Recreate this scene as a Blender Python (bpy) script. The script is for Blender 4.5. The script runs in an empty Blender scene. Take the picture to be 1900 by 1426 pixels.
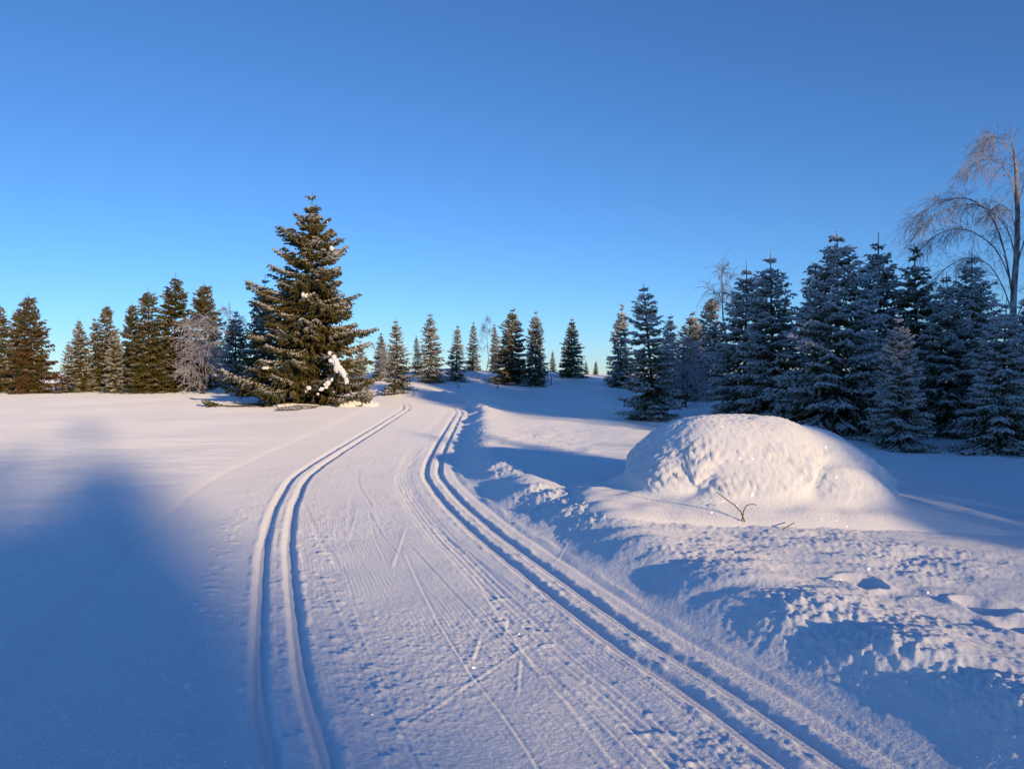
import bpy, math, random
import numpy as np
from math import radians, sin, cos, tan, pi

sc = bpy.context.scene
col = sc.collection

# ------------------------------------------------------------------ camera, sky, sun, exposure
F = 1480.0 / 1900.0           # focal length as a share of the picture width
EYE = 1.65
SUN_AZ = radians(29)          # the sun stands behind the viewer, this far to the right
SUN_EL = radians(8.5)
cam = bpy.data.cameras.new('camera')
cam.sensor_width = 36.0
cam.lens = 36.0 * F
cam.clip_start = 0.05
cam.clip_end = 6000
camo = bpy.data.objects.new('camera', cam)
camo.location = (0, 0, EYE)
camo.rotation_euler = (radians(90 - 0.89), 0, 0)
col.objects.link(camo)
sc.camera = camo

w = bpy.data.worlds.new('World')
sc.world = w
w.use_nodes = True
nt = w.node_tree
bg = nt.nodes['Background']
sky = nt.nodes.new('ShaderNodeTexSky')
sky.sky_type = 'NISHITA'
sky.sun_disc = False
sky.sun_elevation = SUN_EL
sky.sun_rotation = pi - SUN_AZ
sky.altitude = 0
sky.air_density = 0.78
sky.dust_density = 0.0
sky.ozone_density = 4.5
tint = nt.nodes.new('ShaderNodeMix')          # the camera's cool white balance, the same all over the sky
tint.data_type = 'RGBA'; tint.blend_type = 'MULTIPLY'; tint.inputs[0].default_value = 1.0
tint.inputs[7].default_value = (0.93, 0.965, 1.05, 1)
nt.links.new(sky.outputs[0], tint.inputs[6])
nt.links.new(tint.outputs[2], bg.inputs['Color'])
bg.inputs['Strength'].default_value = 0.14

sun = bpy.data.lights.new('sun', 'SUN')
sun.energy = 2.88
sun.color = (1.0, 0.695, 0.365)
sun.angle = radians(0.53)
suno = bpy.data.objects.new('sun', sun)
suno.rotation_euler = (radians(90) - SUN_EL, 0, SUN_AZ)
suno.location = (20, -35, 30)
col.objects.link(suno)

vs = sc.view_settings
vs.view_transform = 'Standard'
vs.look = 'None'
vs.exposure = 0.33
vs.gamma = 1.0
vs.use_curve_mapping = False
sc.cycles.use_denoising = True
sc.cycles.max_bounces = 6
sc.cycles.diffuse_bounces = 3
sc.cycles.glossy_bounces = 2

# ------------------------------------------------------------------ helpers
def ss(a, b, x):
    t = np.clip((x - a) / (b - a), 0, 1)
    return t * t * (3 - 2 * t)

_rs = np.random.RandomState(7)
_perm = _rs.permutation(512).astype(np.int32)
_perm = np.concatenate([_perm, _perm, _perm])
_ga = np.linspace(0, 2 * pi, 512, endpoint=False)
_gx, _gy = np.cos(_ga), np.sin(_ga)

def perlin(x, y, seed=0):
    x = np.asarray(x, dtype=np.float64) + seed * 17.31
    y = np.asarray(y, dtype=np.float64) - seed * 9.77
    xi = np.floor(x).astype(np.int64); yi = np.floor(y).astype(np.int64)
    xf = x - xi; yf = y - yi
    xi &= 511; yi &= 511
    x1 = (xi + 1) & 511; y1 = (yi + 1) & 511
    u = xf * xf * xf * (xf * (xf * 6 - 15) + 10)
    v = yf * yf * yf * (yf * (yf * 6 - 15) + 10)
    def g(a, b, dx, dy):
        h = _perm[_perm[a] + b]
        return _gx[h] * dx + _gy[h] * dy
    n00 = g(xi, yi, xf, yf); n10 = g(x1, yi, xf - 1, yf)
    n01 = g(xi, y1, xf, yf - 1); n11 = g(x1, y1, xf - 1, yf - 1)
    a = n00 + u * (n10 - n00); b = n01 + u * (n11 - n01)
    return (a + v * (b - a)) * 1.5

def make_mesh(name, verts, faces, attrs=None, smooth=True):
    """verts (n,3); faces (m,k) one size only; attrs {name: (n,) or (n,3)}"""
    me = bpy.data.meshes.new(name)
    n = len(verts); m, k = faces.shape
    me.vertices.add(n)
    me.vertices.foreach_set('co', np.asarray(verts, np.float32).ravel())
    me.loops.add(m * k)
    me.loops.foreach_set('vertex_index', np.asarray(faces, np.int32).ravel())
    me.polygons.add(m)
    me.polygons.foreach_set('loop_start', np.arange(0, m * k, k, dtype=np.int32))
    if smooth:
        me.polygons.foreach_set('use_smooth', np.ones(m, bool))
    for nm, a in (attrs or {}).items():
        a = np.asarray(a, np.float32)
        if a.ndim == 1:
            at = me.attributes.new(nm, 'FLOAT', 'POINT'); at.data.foreach_set('value', a)
        else:
            at = me.attributes.new(nm, 'FLOAT_VECTOR', 'POINT'); at.data.foreach_set('vector', a.ravel())
    me.update()
    me.validate()
    return me

def link(name, data, mat=None, parent=None):
    o = bpy.data.objects.new(name, data)
    col.objects.link(o)
    if parent is not None:
        o.parent = parent
    if mat is not None and data is not None and not data.materials:
        data.materials.append(mat)
    return o

def tag(o, label=None, cat=None, group=None, kind=None):
    if label: o['label'] = label
    if cat: o['category'] = cat
    if group: o['group'] = group
    if kind: o['kind'] = kind
    return o

class NG:
    """small node-tree writer"""
    def __init__(self, name):
        self.m = bpy.data.materials.new(name); self.m.use_nodes = True
        self.t = self.m.node_tree
        self.b = self.t.nodes['Principled BSDF']
    def n(self, typ, **kw):
        nd = self.t.nodes.new(typ)
        for k, v in kw.items(): setattr(nd, k, v)
        return nd
    def l(self, a, b): self.t.links.new(a, b)
    def val(self, sock, v):
        if hasattr(v, 'is_linked') or hasattr(v, 'links'): self.l(v, sock)
        else: sock.default_value = v
    def math(self, op, a, b=0.0, c=None, clamp=False):
        nd = self.n('ShaderNodeMath', operation=op, use_clamp=clamp)
        self.val(nd.inputs[0], a); self.val(nd.inputs[1], b)
        if c is not None: self.val(nd.inputs[2], c)
        return nd.outputs[0]
    def noise(self, vec, scale, detail=2, rough=0.5):
        nd = self.n('ShaderNodeTexNoise')
        if vec is not None: self.l(vec, nd.inputs['Vector'])
        nd.inputs['Scale'].default_value = scale; nd.inputs['Detail'].default_value = detail
        nd.inputs['Roughness'].default_value = rough
        return nd.outputs[0]
    def attr(self, name, typ='GEOMETRY'):
        return self.n('ShaderNodeAttribute', attribute_name=name, attribute_type=typ)
    def ramp(self, v, a, b):
        nd = self.n('ShaderNodeMapRange', interpolation_type='SMOOTHSTEP')
        self.l(v, nd.inputs[0]); nd.inputs[1].default_value = a; nd.inputs[2].default_value = b
        return nd.outputs[0]
    def mix(self, f, a, b):
        nd = self.n('ShaderNodeMix', data_type='RGBA')
        self.val(nd.inputs[0], f)
        for s, v in ((nd.inputs[6], a), (nd.inputs[7], b)):
            if isinstance(v, tuple): s.default_value = (*v, 1)
            else: self.l(v, s)
        return nd.outputs[2]

# ------------------------------------------------------------------ materials
def snow_material():
    g = NG('snow')
    tc = g.n('ShaderNodeTexCoord').outputs['Object']
    tr = g.attr('trail'); sep = g.n('ShaderNodeSeparateXYZ'); g.l(tr.outputs['Vector'], sep.inputs[0])
    s, t, mask = sep.outputs[0], sep.outputs[1], sep.outputs[2]
    big = g.noise(tc, 0.35, 3)
    colr = g.mix(big, (0.80, 0.84, 0.90), (0.86, 0.88, 0.91))
    g.l(colr, g.b.inputs['Base Color'])
    g.b.inputs['Roughness'].default_value = 0.55
    g.b.inputs['Diffuse Roughness'].default_value = 1.0
    g.b.inputs['Specular IOR Level'].default_value = 0.25
    # grain of loose crystals, and the comb lines the groomer left along the trail
    n1 = g.noise(tc, 42, 3, 0.6)
    n2 = g.noise(tc, 150, 2, 0.6)
    comb = g.math('SINE', g.math('MULTIPLY', s, 2 * pi / 0.032))
    cm = g.ramp(g.noise(tc, 1.3, 2), 0.45, 0.62)
    combh = g.math('MULTIPLY', g.math('MULTIPLY', comb, 0.0008), g.math('MULTIPLY', cm, mask))
    h = g.math('ADD', g.math('MULTIPLY', n1, 0.008), g.math('MULTIPLY', n2, 0.0030))
    h = g.math('ADD', h, combh)
    bp = g.n('ShaderNodeBump'); bp.inputs['Strength'].default_value = 0.8; bp.inputs['Distance'].default_value = 1.0
    g.l(h, bp.inputs['Height'])
    g.l(bp.outputs[0], g.b.inputs['Normal'])
    glints(g, tc)
    return g.m

def glints(g, tc):
    """a few crystals per square decimetre lie flat enough to mirror the sun"""
    vo = g.n('ShaderNodeTexVoronoi'); vo.inputs['Scale'].default_value = 70; g.l(tc, vo.inputs['Vector'])
    sp = g.n('ShaderNodeSeparateColor'); g.l(vo.outputs['Color'], sp.inputs[0])
    m = g.math('MULTIPLY', g.math('LESS_THAN', vo.outputs['Distance'], 0.30), g.math('GREATER_THAN', sp.outputs[0], 0.55))
    geo = g.n('ShaderNodeNewGeometry')
    off = g.n('ShaderNodeVectorMath', operation='SUBTRACT'); g.l(vo.outputs['Color'], off.inputs[0]); off.inputs[1].default_value = (.86, .5, .5)
    sc_ = g.n('ShaderNodeVectorMath', operation='SCALE'); g.l(off.outputs[0], sc_.inputs[0]); sc_.inputs['Scale'].default_value = 1.7
    ad = g.n('ShaderNodeVectorMath', operation='ADD'); g.l(geo.outputs['Normal'], ad.inputs[0]); g.l(sc_.outputs[0], ad.inputs[1])
    nn = g.n('ShaderNodeVectorMath', operation='NORMALIZE'); g.l(ad.outputs[0], nn.inputs[0])
    gl = g.n('ShaderNodeBsdfAnisotropic'); gl.inputs['Roughness'].default_value = 0.16; g.l(nn.outputs[0], gl.inputs['Normal'])
    g.l(g.mix(m, (0, 0, 0), (.24, .24, .24)), gl.inputs['Color'])
    mx = g.n('ShaderNodeAddShader')
    out = g.t.nodes['Material Output']
    g.l(g.b.outputs[0], mx.inputs[0]); g.l(gl.outputs[0], mx.inputs[1]); g.l(mx.outputs[0], out.inputs['Surface'])

def clump_material():
    g = NG('snow_clump')
    tc = g.n('ShaderNodeTexCoord').outputs['Object']
    g.b.inputs['Base Color'].default_value = (0.86, 0.88, 0.91, 1)
    g.b.inputs['Roughness'].default_value = 0.6
    g.b.inputs['Diffuse Roughness'].default_value = 1.0
    g.b.inputs['Specular IOR Level'].default_value = 0.2
    bp = g.n('ShaderNodeBump'); bp.inputs['Strength'].default_value = 0.8; bp.inputs['Distance'].default_value = 1.0
    g.l(g.math('ADD', g.math('MULTIPLY', g.noise(tc, 36, 3, 0.6), 0.012), g.math('MULTIPLY', g.noise(tc, 140, 2, 0.6), 0.003)), bp.inputs['Height'])
    g.l(bp.outputs[0], g.b.inputs['Normal'])
    glints(g, tc)
    return g.m

def needle_material():
    g = NG('frosted_needles')
    tc = g.n('ShaderNodeTexCoord').outputs['Object']
    fr = g.attr('frost').outputs['Fac']
    bk = g.attr('bark').outputs['Fac']
    lvl = g.attr('frost_level', 'OBJECT').outputs['Fac']
    brn = g.attr('brownness', 'OBJECT').outputs['Fac']
    n = g.noise(tc, 1.6, 3)
    green = g.mix(g.ramp(n, 0.35, 0.7), (0.058, 0.072, 0.018), (0.145, 0.122, 0.026))
    green = g.mix(g.math('MULTIPLY', brn, g.ramp(g.noise(tc, 0.9, 2), 0.3, 0.6)), green, (0.15, 0.084, 0.028))
    wood = g.mix(bk, green, (0.085, 0.05, 0.028))
    f = g.math('MULTIPLY', fr, lvl)
    f = g.math('ADD', f, g.math('MULTIPLY', g.math('SUBTRACT', g.noise(tc, 2.6, 3), 0.5), 0.75))
    f = g.ramp(f, 0.14, 0.66)
    f = g.math('MULTIPLY', f, 0.92)
    c = g.mix(f, wood, (0.76, 0.77, 0.78))
    g.l(c, g.b.inputs['Base Color'])
    g.b.inputs['Roughness'].default_value = 0.75
    g.b.inputs['Specular IOR Level'].default_value = 0.15
    return g.m

def bark_material(name, a, b, scale=9, frost=0.0):
    g = NG(name)
    tc = g.n('ShaderNodeTexCoord').outputs['Object']
    mp = g.n('ShaderNodeMapping'); mp.inputs['Scale'].default_value = (1, 1, 0.35); g.l(tc, mp.inputs[0])
    n = g.noise(mp.outputs[0], scale, 4, 0.65)
    c = g.mix(g.ramp(n, 0.38, 0.62), a, b)
    if frost:
        geo = g.n('ShaderNodeNewGeometry'); sp = g.n('ShaderNodeSeparateXYZ'); g.l(geo.outputs['Normal'], sp.inputs[0])
        up = g.ramp(g.math('ADD', sp.outputs[2], g.math('MULTIPLY', g.noise(tc, 3, 2), 0.9)), 0.9 - frost, 1.2 - frost)
        c = g.mix(up, c, (0.76, 0.79, 0.84))
    g.l(c, g.b.inputs['Base Color'])
    g.b.inputs['Roughness'].default_value = 0.85
    bp = g.n('ShaderNodeBump'); bp.inputs['Strength'].default_value = 0.6; bp.inputs['Distance'].default_value = 0.02
    g.l(n, bp.inputs['Height']); g.l(bp.outputs[0], g.b.inputs['Normal'])
    return g.m

def twig_material(name, base, frostc=0.75):
    """bare twigs rimed along their upper side"""
    g = NG(name)
    tc = g.n('ShaderNodeTexCoord').outputs['Object']
    fr = g.attr('frost').outputs['Fac']
    lvl = g.attr('frost_level', 'OBJECT').outputs['Fac']
    f = g.math('ADD', g.math('MULTIPLY', fr, lvl), g.math('MULTIPLY', g.math('SUBTRACT', g.noise(tc, 2.5, 2), 0.5), 0.7))
    c = g.mix(g.math('MULTIPLY', g.ramp(f, 0.25, 0.8), 0.9), base, (frostc, frostc * 1.03, frostc * 1.08))
    g.l(c, g.b.inputs['Base Color'])
    g.b.inputs['Roughness'].default_value = 0.8
    return g.m

M_SNOW = snow_material()
M_CLUMP = clump_material()
M_NEEDLE = needle_material()
M_BARK = bark_material('spruce_bark', (0.045, 0.032, 0.024), (0.13, 0.095, 0.075))
M_BIRCH = bark_material('birch_bark', (0.16, 0.12, 0.10), (0.52, 0.47, 0.42), 5)
M_TWIG = twig_material('birch_twig', (0.13, 0.065, 0.045))
M_STALK = twig_material('dry_stalk', (0.17, 0.10, 0.05))

# ------------------------------------------------------------------ the lie of the land
TRAIL = [(9, -30), (6.3, -18), (4.0, -10), (2.4, -4), (1.2, 0), (0.20, 3.3), (-0.20, 4.4), (-0.54, 5.44), (-1.0, 7.0), (-1.37, 8.3),
         (-1.96, 10.8), (-2.32, 12.9), (-2.53, 15.8), (-2.74, 20.8), (-2.95, 27), (-3.15, 31.5), (-3.9, 35.2), (-6.0, 38.2),
         (-10, 40.8), (-16, 43.5), (-26, 47), (-45, 55)]
def catmull(P, step):
    P = np.array(P, float); out = []
    Q = np.vstack([2 * P[0] - P[1], P, 2 * P[-1] - P[-2]])
    for i in range(1, len(Q) - 2):
        p0, p1, p2, p3 = Q[i - 1:i + 3]
        n = max(2, int(np.linalg.norm(p2 - p1) / step))
        t = np.linspace(0, 1, n, endpoint=False)[:, None]
        out.append(0.5 * (2 * p1 + (p2 - p0) * t + (2 * p0 - 5 * p1 + 4 * p2 - p3) * t ** 2 + (3 * p1 - p0 - 3 * p2 + p3) * t ** 3))
    return np.vstack(out + [P[-1:]])
TP = catmull(TRAIL, 0.12)
TT = np.gradient(TP, axis=0); TT /= np.linalg.norm(TT, axis=1)[:, None]
TS = np.concatenate([[0], np.cumsum(np.linalg.norm(np.diff(TP, axis=0), axis=1))])
T_CAM = TS[np.argmin(np.abs(TP[:, 1]))]

def trail_coords(x, y):
    """distance right of the trail's middle, and along it from the viewer"""
    x = np.asarray(x, float).ravel(); y = np.asarray(y, float).ravel()
    s = np.full(x.shape, 99.0); t = np.zeros(x.shape)
    near = np.nonzero((np.hypot(x, y) < 62) & (x < 14))[0]
    for k in range(0, len(near), 20000):
        ix = near[k:k + 20000]
        # points come in rings round the viewer, so only part of the line can be the nearest
        lo, hi = y[ix].min() - 6, y[ix].max() + 6
        sel = np.nonzero((TP[:, 1] > lo) & (TP[:, 1] < hi))[0]
        if len(sel) == 0: continue
        A = TP[sel].astype(np.float32)
        px = x[ix].astype(np.float32); py = y[ix].astype(np.float32)
        d = (px[:, None] - A[None, :, 0]) ** 2 + (py[:, None] - A[None, :, 1]) ** 2
        j = sel[np.argmin(d, axis=1)]
        dx = x[ix] - TP[j, 0]; dy = y[ix] - TP[j, 1]
        s[ix] = dx * TT[j, 1] - dy * TT[j, 0]
        t[ix] = TS[j] - T_CAM + dx * TT[j, 0] + dy * TT[j, 1]
        far = np.hypot(dx, dy) > 12
        s[ix[far]] = 99.0 * np.sign(s[ix[far]])
    return s, t

def macro(x, y):
    z = 0.42 * ss(11, 44, y) * ss(0.5, -6, x)
    z = z + 1.5 * np.exp(-((x - 1) / 20) ** 2 - ((y - 66) / 14) ** 2)
    z = z - 0.42 * ss(2.5, 10, x) * ss(3, 12, y) * (1 - 0.6 * ss(24, 45, y))
    r = np.hypot(x, y)
    z = z - 3.0 * ss(85, 170, r)
    # drift crest running off to the right of the bend
    ax, ay, bx, by = -1.5, 38.0, 9.0, 20.0
    L2 = (bx - ax) ** 2 + (by - ay) ** 2
    q = np.clip(((x - ax) * (bx - ax) + (y - ay) * (by - ay)) / L2, -0.1, 1.0)
    d = np.hypot(x - ax - q * (bx - ax), y - ay - q * (by - ay))
    z = z + 0.24 * np.exp(-(d / 1.7) ** 2) * ss(1.0, 0.7, q)
    return z

HALF = 1.03           # the two pairs of grooves lie this far left and right of the middle
GROOVES = [-HALF - 0.115, -HALF + 0.115, HALF - 0.115, HALF + 0.115]
CREST = 2.0

def relief(x, y, s, t):
    """what the groomer and the wind did to the snow: the trail's cut, the bank, soft undulation"""
    z = 0.03 * ss(-2.1, -2.7, s)
    bw = 0.80 + 0.28 * perlin(t * 0.55, 0 * t, 3) + 0.12 * perlin(t * 1.7, 0 * t, 4)
    bw = np.clip(bw, 0.3, 1.5) * ss(60, 50, t)
    ds = s - CREST - 0.10 * perlin(t * 0.8, 0 * t, 5)
    z = z + 0.15 * ss(-0.60, 0.20, ds)
    z = z + 0.12 * bw * np.where(ds < 0, np.exp(-(ds / 0.34) ** 2), np.exp(-(ds / 0.6) ** 2))
    off = np.maximum(ss(2.1, 3.4, s), ss(-2.4, -4.5, s))
    z = z + off * (0.055 * perlin(x * 0.28, y * 0.22, 6) + 0.022 * perlin(x * 0.7, y * 0.45, 8))
    return z

def height(x, y):
    x = np.atleast_1d(np.asarray(x, float)); y = np.atleast_1d(np.asarray(y, float))
    s, t = trail_coords(x, y)
    return macro(x, y) + relief(x, y, s, t)

V0 = 690.0            # the horizon's row in the photograph
def ray(u, v, d):
    return (u - 950) / 1480 * d, d, EYE - (v - V0) / 1480 * d
def on_ground(u, v, dmin=3.0, dmax=75.0):
    d = np.geomspace(dmin, dmax, 500)
    x, y, z = ray(u, v, d)
    h = height(x, y)
    hit = np.nonzero(z <= h)[0]
    k = hit[0] if len(hit) else int(np.argmin(z - h))
    return float(x[k]), float(y[k]), float(h[k])

# ------------------------------------------------------------------ the ground: one sheet of rings round the viewer
def build_ground():
    half = radians(37)
    a_in = np.linspace(-half, half, 800)
    a_out = np.linspace(half, 2 * pi - half, 92)[1:-1]
    ang = np.concatenate([a_in, a_out])
    r = [0.25, 0.5, 0.8, 1.2, 1.6, 2.0, 2.3, 2.6]
    while r[-1] < 3000:
        q = r[-1]
        k = 0.0045 if q < 9 else (0.0068 if q < 48 else (0.015 if q < 90 else 0.06))
        r.append(q * (1 + k))
    r = np.array(r)
    A, Rr = np.meshgrid(ang, r)
    nr, na = A.shape
    x = (Rr * np.sin(A)).ravel(); y = (Rr * np.cos(A)).ravel(); rr = Rr.ravel()
    s, t = trail_coords(x, y)
    z = macro(x, y) + relief(x, y, s, t)

    # detail, only where the grid can carry it
    fine = np.nonzero((np.abs((A.ravel() + pi) % (2 * pi) - pi) <= half + 1e-6) & (rr < 60) & (rr > 2))[0]
    X, Y, S, T, R_ = x[fine], y[fine], s[fine], t[fine], rr[fine]
    dz = np.zeros(len(fine))
    on = ss(-2.35, -2.0, S) * ss(1.9, 1.5, S)                       # groomed
    for gc in GROOVES:
        wob = 0.012 * perlin(T * 0.6, 0 * T, 11)
        q = np.abs(S - gc - wob) + 0.006 * perlin(T * 7, S * 9, 41) + 0.004 * perlin(T * 19, S * 19, 42)
        dz -= (0.040 if gc < 0 else 0.032) * ss(0.066, 0.022, q) * (1 + 0.10 * perlin(T * 0.9, S, 43))
        dz += 0.004 * ss(0.02, 0.008, np.abs(S - gc - wob))
        dz += 0.011 * np.exp(-((q - 0.080) / 0.022) ** 2) * np.maximum(0.3 + 1.2 * perlin(T * 5, S * 5, 12) + .6 * perlin(T * 14, S * 14, 44), 0)
    # an older pass of the groomer left a combed strip and fainter lines beside the right-hand tracks
    strip = np.exp(-((S - HALF + 0.48 + .04 * perlin(T * .3, 0 * T, 45)) / 0.13) ** 4) * ss(-.35, .3, perlin(T * .35, 0 * T, 46) + .3)
    dz -= 0.011 * strip
    dz += strip * 0.0035 * np.sin(S * 2 * pi / 0.052)
    dz += 0.012 * np.exp(-((S - 1.46 - .02 * perlin(T * .8, 0 * T, 47)) / 0.03) ** 2) * np.maximum(.4 + perlin(T * 2.2, 0 * T, 48), 0)
    dz -= 0.010 * np.exp(-((S - 1.38) / 0.03) ** 2)
    nearg = np.zeros(len(fine))
    for gc in GROOVES: nearg = np.maximum(nearg, ss(0.09, 0.05, np.abs(S - gc)))
    flat = on * (1 - nearg)
    # crumbs and scuffs on the packed snow
    patch = ss(-0.15, 0.45, perlin(X * 0.9, Y * 0.5, 13))
    c1 = perlin(X * 7, Y * 10, 14); c2 = perlin(S * 21, T * 30, 15); c3 = perlin(S * 42, T * 55, 16)
    close = ss(26, 9, R_)
    dz += flat * (0.006 * perlin(X * 2.1, Y * 1.6, 17) + close * (0.4 + 0.6 * patch) * (0.0022 * c1 + 0.0062 * np.maximum(c2, -0.1) + 0.0036 * np.maximum(c3, -.2)))
    edge = np.exp(-((S + HALF + 0.48) / 0.13) ** 2) + 0.7 * np.exp(-((S + HALF - 0.42) / 0.12) ** 2) + 0.6 * np.exp(-((S - HALF + 0.5) / 0.15) ** 2)
    dz += close * edge * (0.020 * np.maximum(c1 + 0.5 * c2 - 0.25, 0))
    # crumbly line where the groomer's left edge passed
    le = np.exp(-((S + 2.32 + 0.05 * perlin(T * 0.9, 0 * T, 18)) / 0.055) ** 2)
    dz += le * (0.030 * np.maximum(perlin(X * 5.5, Y * 4.5, 19) - 0.30, 0) - 0.010)
    # ski marks: long shallow planed strips that wander along the trail
    rng = np.random.RandomState(5)
    tm = np.nonzero((np.abs(S) < 0.98) & (R_ < 34))[0]
    tS, tT = S[tm], T[tm]
    for k in range(84):
        t0 = rng.uniform(1.0, 27); L = rng.uniform(1.6, 5.5); s0 = rng.uniform(-0.85, 0.9)
        sl = rng.choice([-1, 1]) * rng.uniform(0.005, 0.075); bend = rng.uniform(-0.012, 0.012)
        wide_ = k < 30
        wd = rng.uniform(0.025, 0.045) if wide_ else rng.uniform(0.006, 0.014)
        dp = rng.uniform(0.0015, 0.0038) if wide_ else rng.uniform(0.0015, 0.004)
        u = tT - t0
        m = np.nonzero((u > 0) & (u < L))[0]
        um = u[m]; q = tS[m] - (s0 + sl * um + bend * um * um * 0.3)
        e = ss(0, 0.25, um) * ss(L, L - 0.5, um)
        aq = np.abs(q)
        prof = -dp * ss(wd, wd * 0.6, aq) + dp * 0.9 * np.exp(-((q + np.sign(sl) * wd * 1.25) / 0.012) ** 2)
        dz[tm[m]] += prof * e
    # scratches of poles and ski edges: thin straight furrows
    def scratch(u0, v0, u1, v1, wd, dp):
        x0, y0, _ = on_ground(u0, v0); x1, y1, _ = on_ground(u1, v1)
        L = math.hypot(x1 - x0, y1 - y0); ex, ey = (x1 - x0) / L, (y1 - y0) / L
        a = (X - x0) * ex + (Y - y0) * ey; b = (X - x0) * ey - (Y - y0) * ex
        m = np.nonzero((a > 0) & (a < L) & (np.abs(b) < 0.1))[0]
        e = ss(0, 0.15 * L, a[m]) * ss(L, 0.75 * L, a[m])
        dz[m] += .6 * e * (-0.45 * dp * np.exp(-(b[m] / wd) ** 2) + dp * 0.8 * np.exp(-((b[m] + 2.0 * wd) / wd) ** 2))
    for q in ((735, 1370, 1005, 1188, .010, .009), (880, 1235, 897, 1180, .009, .008), (728, 1062, 758, 975, .012, .008),
              (965, 1300, 970, 1220, .008, .006), (1030, 1050, 1060, 1000, .010, .006), (940, 1190, 945, 1140, .010, .006), (650, 1000, 668, 940, .012, .006)):
        scratch(*q)
    # bank and the snow beyond: feathery lumps of hoar
    bank = ss(1.45, 1.9, S) * ss(30, 18, R_)
    fade = ss(6.5, 3.0, S)
    lump = (0.018 * perlin(X * 2.6, Y * 2.6, 21) + 0.007 * perlin(X * 7, Y * 7, 22) +
            0.011 * np.maximum(perlin(X * 15, Y * 15, 23), -0.1) + 0.011 * np.maximum(perlin(X * 27, Y * 27, 24), -.1))
    dz += bank * (0.25 + 0.75 * fade) * lump * (1 + .7 * ss(2.3, 1.9, S)) * (.30 + .85 * ss(-.35, .45, perlin(X * .8, Y * .8, 61)))
    # slabs pushed up along the bank's crest
    slab = np.abs(perlin(X * 1.5 + Y * 0.8, Y * 1.9, 25))
    dz += bank * fade * 0.015 * ss(0.10, 0.45, slab)
    # lumps spilled at the foot of the bank round the bend
    fb = ss(24, 30, T) * np.exp(-((S - 1.8) / 0.5) ** 2)
    dz += fb * 0.16 * np.maximum(perlin(X * 1.4, Y * 1.4, 26) + 0.3 * perlin(X * 3.5, Y * 3.5, 27), 0)
    # holes stamped beside the bank
    for (u, v, rx, ry, dp) in ((1600, 1085, .10, .12, .04), (1835, 1132, .12, .12, .05), (1905, 1172, .12, .11, .045)):
        x0, y0, _ = on_ground(u, v)
        wx_ = .07 * perlin(X * 4.5, Y * 4.5, 71); wy_ = .07 * perlin(X * 4.5, Y * 4.5, 72)
        q = ((X + wx_ - x0) / rx) ** 2 + ((Y + wy_ - y0) / ry) ** 2
        dz += -dp * np.exp(-q * np.sqrt(q) * 0.6) + 0.018 * np.exp(-((np.sqrt(q) - 1.6) / 0.4) ** 2) * (1 + perlin(X * 6, Y * 6, 73))
    # left field: wind crust, faint ripples
    lf = ss(-2.3, -3.0, S)
    dz += lf * (0.012 * perlin(X * 1.1 + Y * .3, Y * 2.2, 28) + 0.003 * perlin(X * 3 + Y, Y * 6, 33) + close * (0.006 * perlin(X * 8, Y * 9, 29) + 0.0035 * perlin(X * 20, Y * 22, 30) + 0.03 * np.maximum(perlin(X * 4, Y * 4, 34) - .5, 0)))
    rf = ss(3.5, 6, S)
    dz += rf * 0.010 * perlin(X * 1.8, Y * 1.4, 31)
    z[fine] += dz

    V = np.stack([x, y, z], 1)
    # faces: quads between rings, plus a small fan in the middle
    i = np.arange(nr - 1)[:, None] * na; j = np.arange(na)[None, :]; j2 = (j + 1) % na
    quads = np.stack([i + j, i + na + j, i + na + j2, i + j2], -1).reshape(-1, 4)
    # normals of the whole sheet, so that the pieces meet without a seam
    a = V[quads[:, 2]] - V[quads[:, 0]]; b = V[quads[:, 3]] - V[quads[:, 1]]
    fn = np.cross(a, b)
    fn *= np.sign(fn[:, 2:3])
    N = np.zeros_like(V)
    for k in range(4):
        for c in range(3):
            N[:, c] += np.bincount(quads[:, k], fn[:, c], len(V))
    N /= np.linalg.norm(N, axis=1)[:, None] + 1e-12
    quads = quads[:, ::-1]
    mask = ss(-2.3, -2.0, s) * ss(1.8, 1.5, s)
    for gc in GROOVES: mask = mask * ss(0.05, 0.09, np.abs(s - gc))
    tr = np.stack([s, t, mask], 1)
    fs = s[quads].mean(1); fr = rr[quads].mean(1)
    cls = np.zeros(len(quads), int)
    live = (fr < 58) & (fr > 2.1)
    cls[live & (fs > -2.3) & (fs < 1.5)] = 1
    cls[live & (fs >= 1.5) & (fs < 2.5)] = 2
    for k, gc in enumerate(GROOVES):
        cls[live & (np.abs(fs - gc) < 0.068) & (fr < 45)] = 3 + k
    def piece(name, k, parent=None):
        q = quads[cls == k]
        ids, inv = np.unique(q, return_inverse=True)
        me = make_mesh(name, V[ids], inv.reshape(-1, 4), {'trail': tr[ids]})
        me.normals_split_custom_set_from_vertices(N[ids])
        return link(name, me, M_SNOW, parent)
    o = piece('snow_field', 0)
    tag(o, 'smooth untracked snow covering the open ground on both sides of the trail', 'snow', kind='structure')
    trail = piece('ski_trail', 1)
    tag(trail, 'groomed ski trail of packed snow curving away to the left', 'ski trail', kind='structure')
    tag(piece('snow_bank', 2), 'low lumpy snow bank along the right edge of the ski trail', 'snow bank', kind='structure')
    for k in range(4):
        piece('ski_track', 3 + k, trail)
    # the middle of the rings, under the viewer
    ids = np.arange(na)
    Vc = np.vstack([V[:na], [[0, 0, float(z[:na].mean())]]])
    tri = np.stack([np.full(na, na), (ids + 1) % na, ids], 1)
    tag(link('ground', make_mesh('ground', Vc, tri, {'trail': np.vstack([tr[:na], tr[:1]])}), M_SNOW),
        'packed snow under the viewer at the start of the trail', 'snow', kind='structure')
build_ground()

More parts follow.
